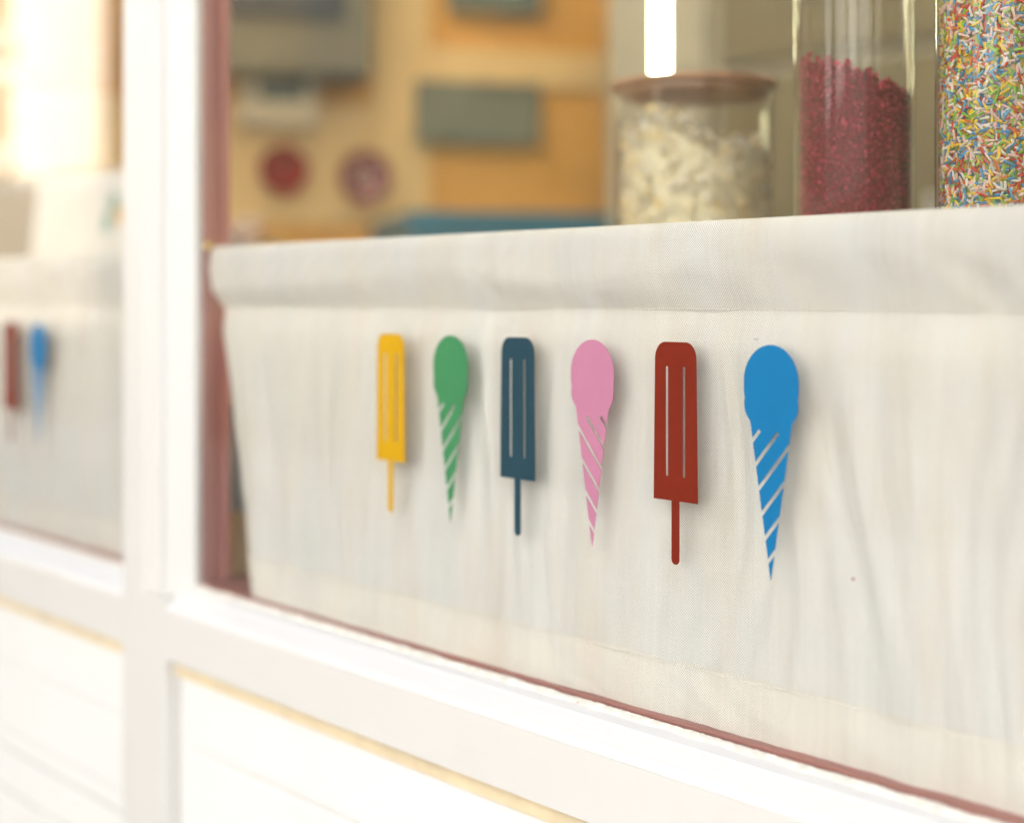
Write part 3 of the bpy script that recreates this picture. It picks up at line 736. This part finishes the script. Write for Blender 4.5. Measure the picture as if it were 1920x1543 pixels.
box('handle', (.20, -.195, .62), (.47, -.1755, .64), M_STEEL, cb, .004)
tl = on_part('price_display', -.76, .455, 'small white display with dark screen under the olive cabinet', 'display')
box('casing', (0, -.05, 0), (.21, 0, .150), M_CREAMC, tl, .006)
box('screen', (.050, -.0525, .070), (.175, -.0505, .135), plain('dark_teal_screen', (.03, .065, .06), .3), tl, .001)
for a, z, r_, mt, lb in ((-.640, .345, .066, M_MAROON, 'dark maroon round plate on the partition near the left jamb'),
                         (-.420, .330, .072, M_MAUVE, 'mauve red round plate right of the maroon one')):
    o = on_part('wall_plate', a, z, lb, 'plate', 'round red plates')
    q = lathe('disc', [(.0002, .010), (r_ * .6, .010), (r_ * .66, .013), (r_ * .97, .026), (r_, .025), (r_ * .98, .021), (r_ * .6, .0), (.0002, .0)], mt, o, seg=40); q.rotation_euler.x = R(90)
    q = lathe('rim', [(r_ * .985, .0265), (r_ * 1.02, .024), (r_ * .985, .0205)], M_MAROON, o, seg=40, closed=True); q.rotation_euler.x = R(90)
    if mt is M_MAUVE:
        for i in range(5):
            an = i * 1.256
            q = lathe('petal', [(.0002, .0), (.009, .0), (.006, .003), (.0002, .004)], M_PETAL, o, (.028 * math.cos(an), -.0105, .028 * math.sin(an)), seg=14); q.rotation_euler.x = R(90)
ct = empty('blue_counter', (c0.x, c0.y, .03), PA); tag(ct, 'teal blue counter in front of the ochre partition', 'counter')
box('worktop', (-.42, -.70, 1.405), (.45, -.12, 1.470), M_BLUE_TOP, ct, .005)
box('front', (-.38, -.66, 0), (.42, -.14, 1.4048), M_BLUE_TOP, ct)
box('panel', (-.30, -.672, .15), (.02, -.6605, 1.25), M_BLUE_TOP, ct, .003); box('panel', (.06, -.672, .15), (.38, -.6605, 1.25), M_BLUE_TOP, ct, .003)
# flowers
pl = empty('potted_flowers', (-2.93, 1.02, EYE - .12)); tag(pl, 'pale flowers with green leaves low behind the curtain at left', 'plant')
lathe('pot', [(.0002, 0), (.05, 0), (.065, .10), (.070, .10), (.070, .115), (.060, .115), (.055, .10), (.0002, .10)], M_POT, pl, seg=28)
def leaves(name, n, mat, rad, zc, size, par):
    v = []; f = []
    for i in range(n):
        p = Vector((random.gauss(0, rad), random.gauss(0, rad), zc + random.gauss(0, rad * .5))); q = Matrix.Rotation(random.uniform(0, 6.28), 3, 'Z') @ Matrix.Rotation(random.uniform(-1, 1), 3, 'X')
        b_ = len(v); s_ = size * random.uniform(.6, 1.2)
        v += [p + q @ Vector(c) * s_ for c in ((-1, 0, 0), (0, .5, .18), (1, 0, .05), (0, -.5, .18))]; f.append((b_, b_ + 1, b_ + 2, b_ + 3))
    return link(name, mesh(name, v, f), mat, par)
leaves('foliage', 160, M_LEAF, .075, .19, .04, pl); leaves('blossom', 110, M_PETAL, .04, .255, .022, pl)
st_ = empty('plant_stand', (-2.93, 1.02, .03)); tag(st_, 'wooden stool under the potted flowers', 'stool')
box('seat', (-.14, -.14, EYE - .19), (.14, .14, EYE - .1502), M_SHELF, st_, .006)
for x in (-.11, .11):
    for y in (-.11, .11): box('leg', (x - .015, y - .015, 0), (x + .015, y + .015, EYE - .1902), M_SHELF, st_, .003)
# tall olive cabinet behind the jars
tc = empty('tall_cabinet', (-2.25, 1.60, .03)); tag(tc, 'tall olive grey cabinet with doors standing behind the jars', 'cabinet')
box('carcass', (0, 0, 0), (1.95, .5, 2.3), M_TAUPE2, tc, .004)
for i, (x0, x1, mt) in enumerate(((.02, .30, M_TAUPE2), (.34, .90, M_OLIVE), (.93, 1.42, M_OLIVE), (1.45, 1.93, M_TAUPE2))):
    d_ = box('door', (x0, -.022, .08), (x1, -.001, 1.72), mt, tc, .004)
    box('handle', (x1 - .06, -.045, 1.30), (x1 - .045, -.0225, 1.46), M_STEEL, d_, .003)
    box('drawer', (x0, -.022, 1.75), (x1, -.001, 2.26), mt, tc, .004)
pc = empty('price_card', (-.735, .33, SH)); tag(pc, 'small yellow-green card on a wire between the pale and red jars', 'card')
box('card', (-.03, -.001, .205), (.024, .001, .232), plain('yellow_green_card', (.62, .60, .20), .6), pc)
box('wire', (-.001, -.001, .004), (.001, .001, .2049), M_STEEL, pc); box('foot', (-.02, -.015, .0003), (.02, .015, .0039), M_STEEL, pc, .001)
# left pane: carton and leaning white card with coloured print
bx_ = empty('taupe_carton', (-2.30, .30, SH)); tag(bx_, 'taupe brown carton standing in the left window above the curtain', 'carton')
box('box', (-.26, 0, .0005), (.035, .16, .285), M_TAUPE, bx_, .003); box('lid', (-.265, -.004, .2855), (.04, .164, .300), M_TAUPE, bx_, .003)
wc = empty('leaning_card', (-2.05, .24, SH)); tag(wc, 'white card with coloured blossoms leaning in the left window', 'card')
cd = box('sheet', (-.22, -.002, .0008), (.20, .002, .285), M_WHITE, wc); cd.rotation_euler.x = R(-6)
for i, (x, z, c) in enumerate(((.062, .235, (.25, .45, .38)), (.105, .262, (.80, .50, .18)), (.085, .215, (.85, .55, .25)), (.045, .205, (.30, .50, .45)), (.13, .225, (.20, .40, .42)))):
    q = lathe('printed_blossom', [(.0002, .0027), (.016, .0027), (.016, .0021), (.0002, .0021)], plain('print_%d' % i, c, .7), cd, (x, 0, z), seg=20); q.rotation_euler.x = R(90)
# specks on the pane
for x, z, c, s_ in ((-.4981, -.1688, (.35, .04, .07), .0009), (-.5724, -.0260, (.05, .05, .05), .00045), (-.5706, -.0260, (.05, .05, .05), .00045)):
    q = lathe('speck', [(.0001, .0003), (s_, .0003), (s_, 0), (.0001, 0)], plain('speck_%.4f' % x, c), None, seg=10); q.rotation_euler.x = R(90)
    q.parent = w_r; q.location = (x, -.0002, z)
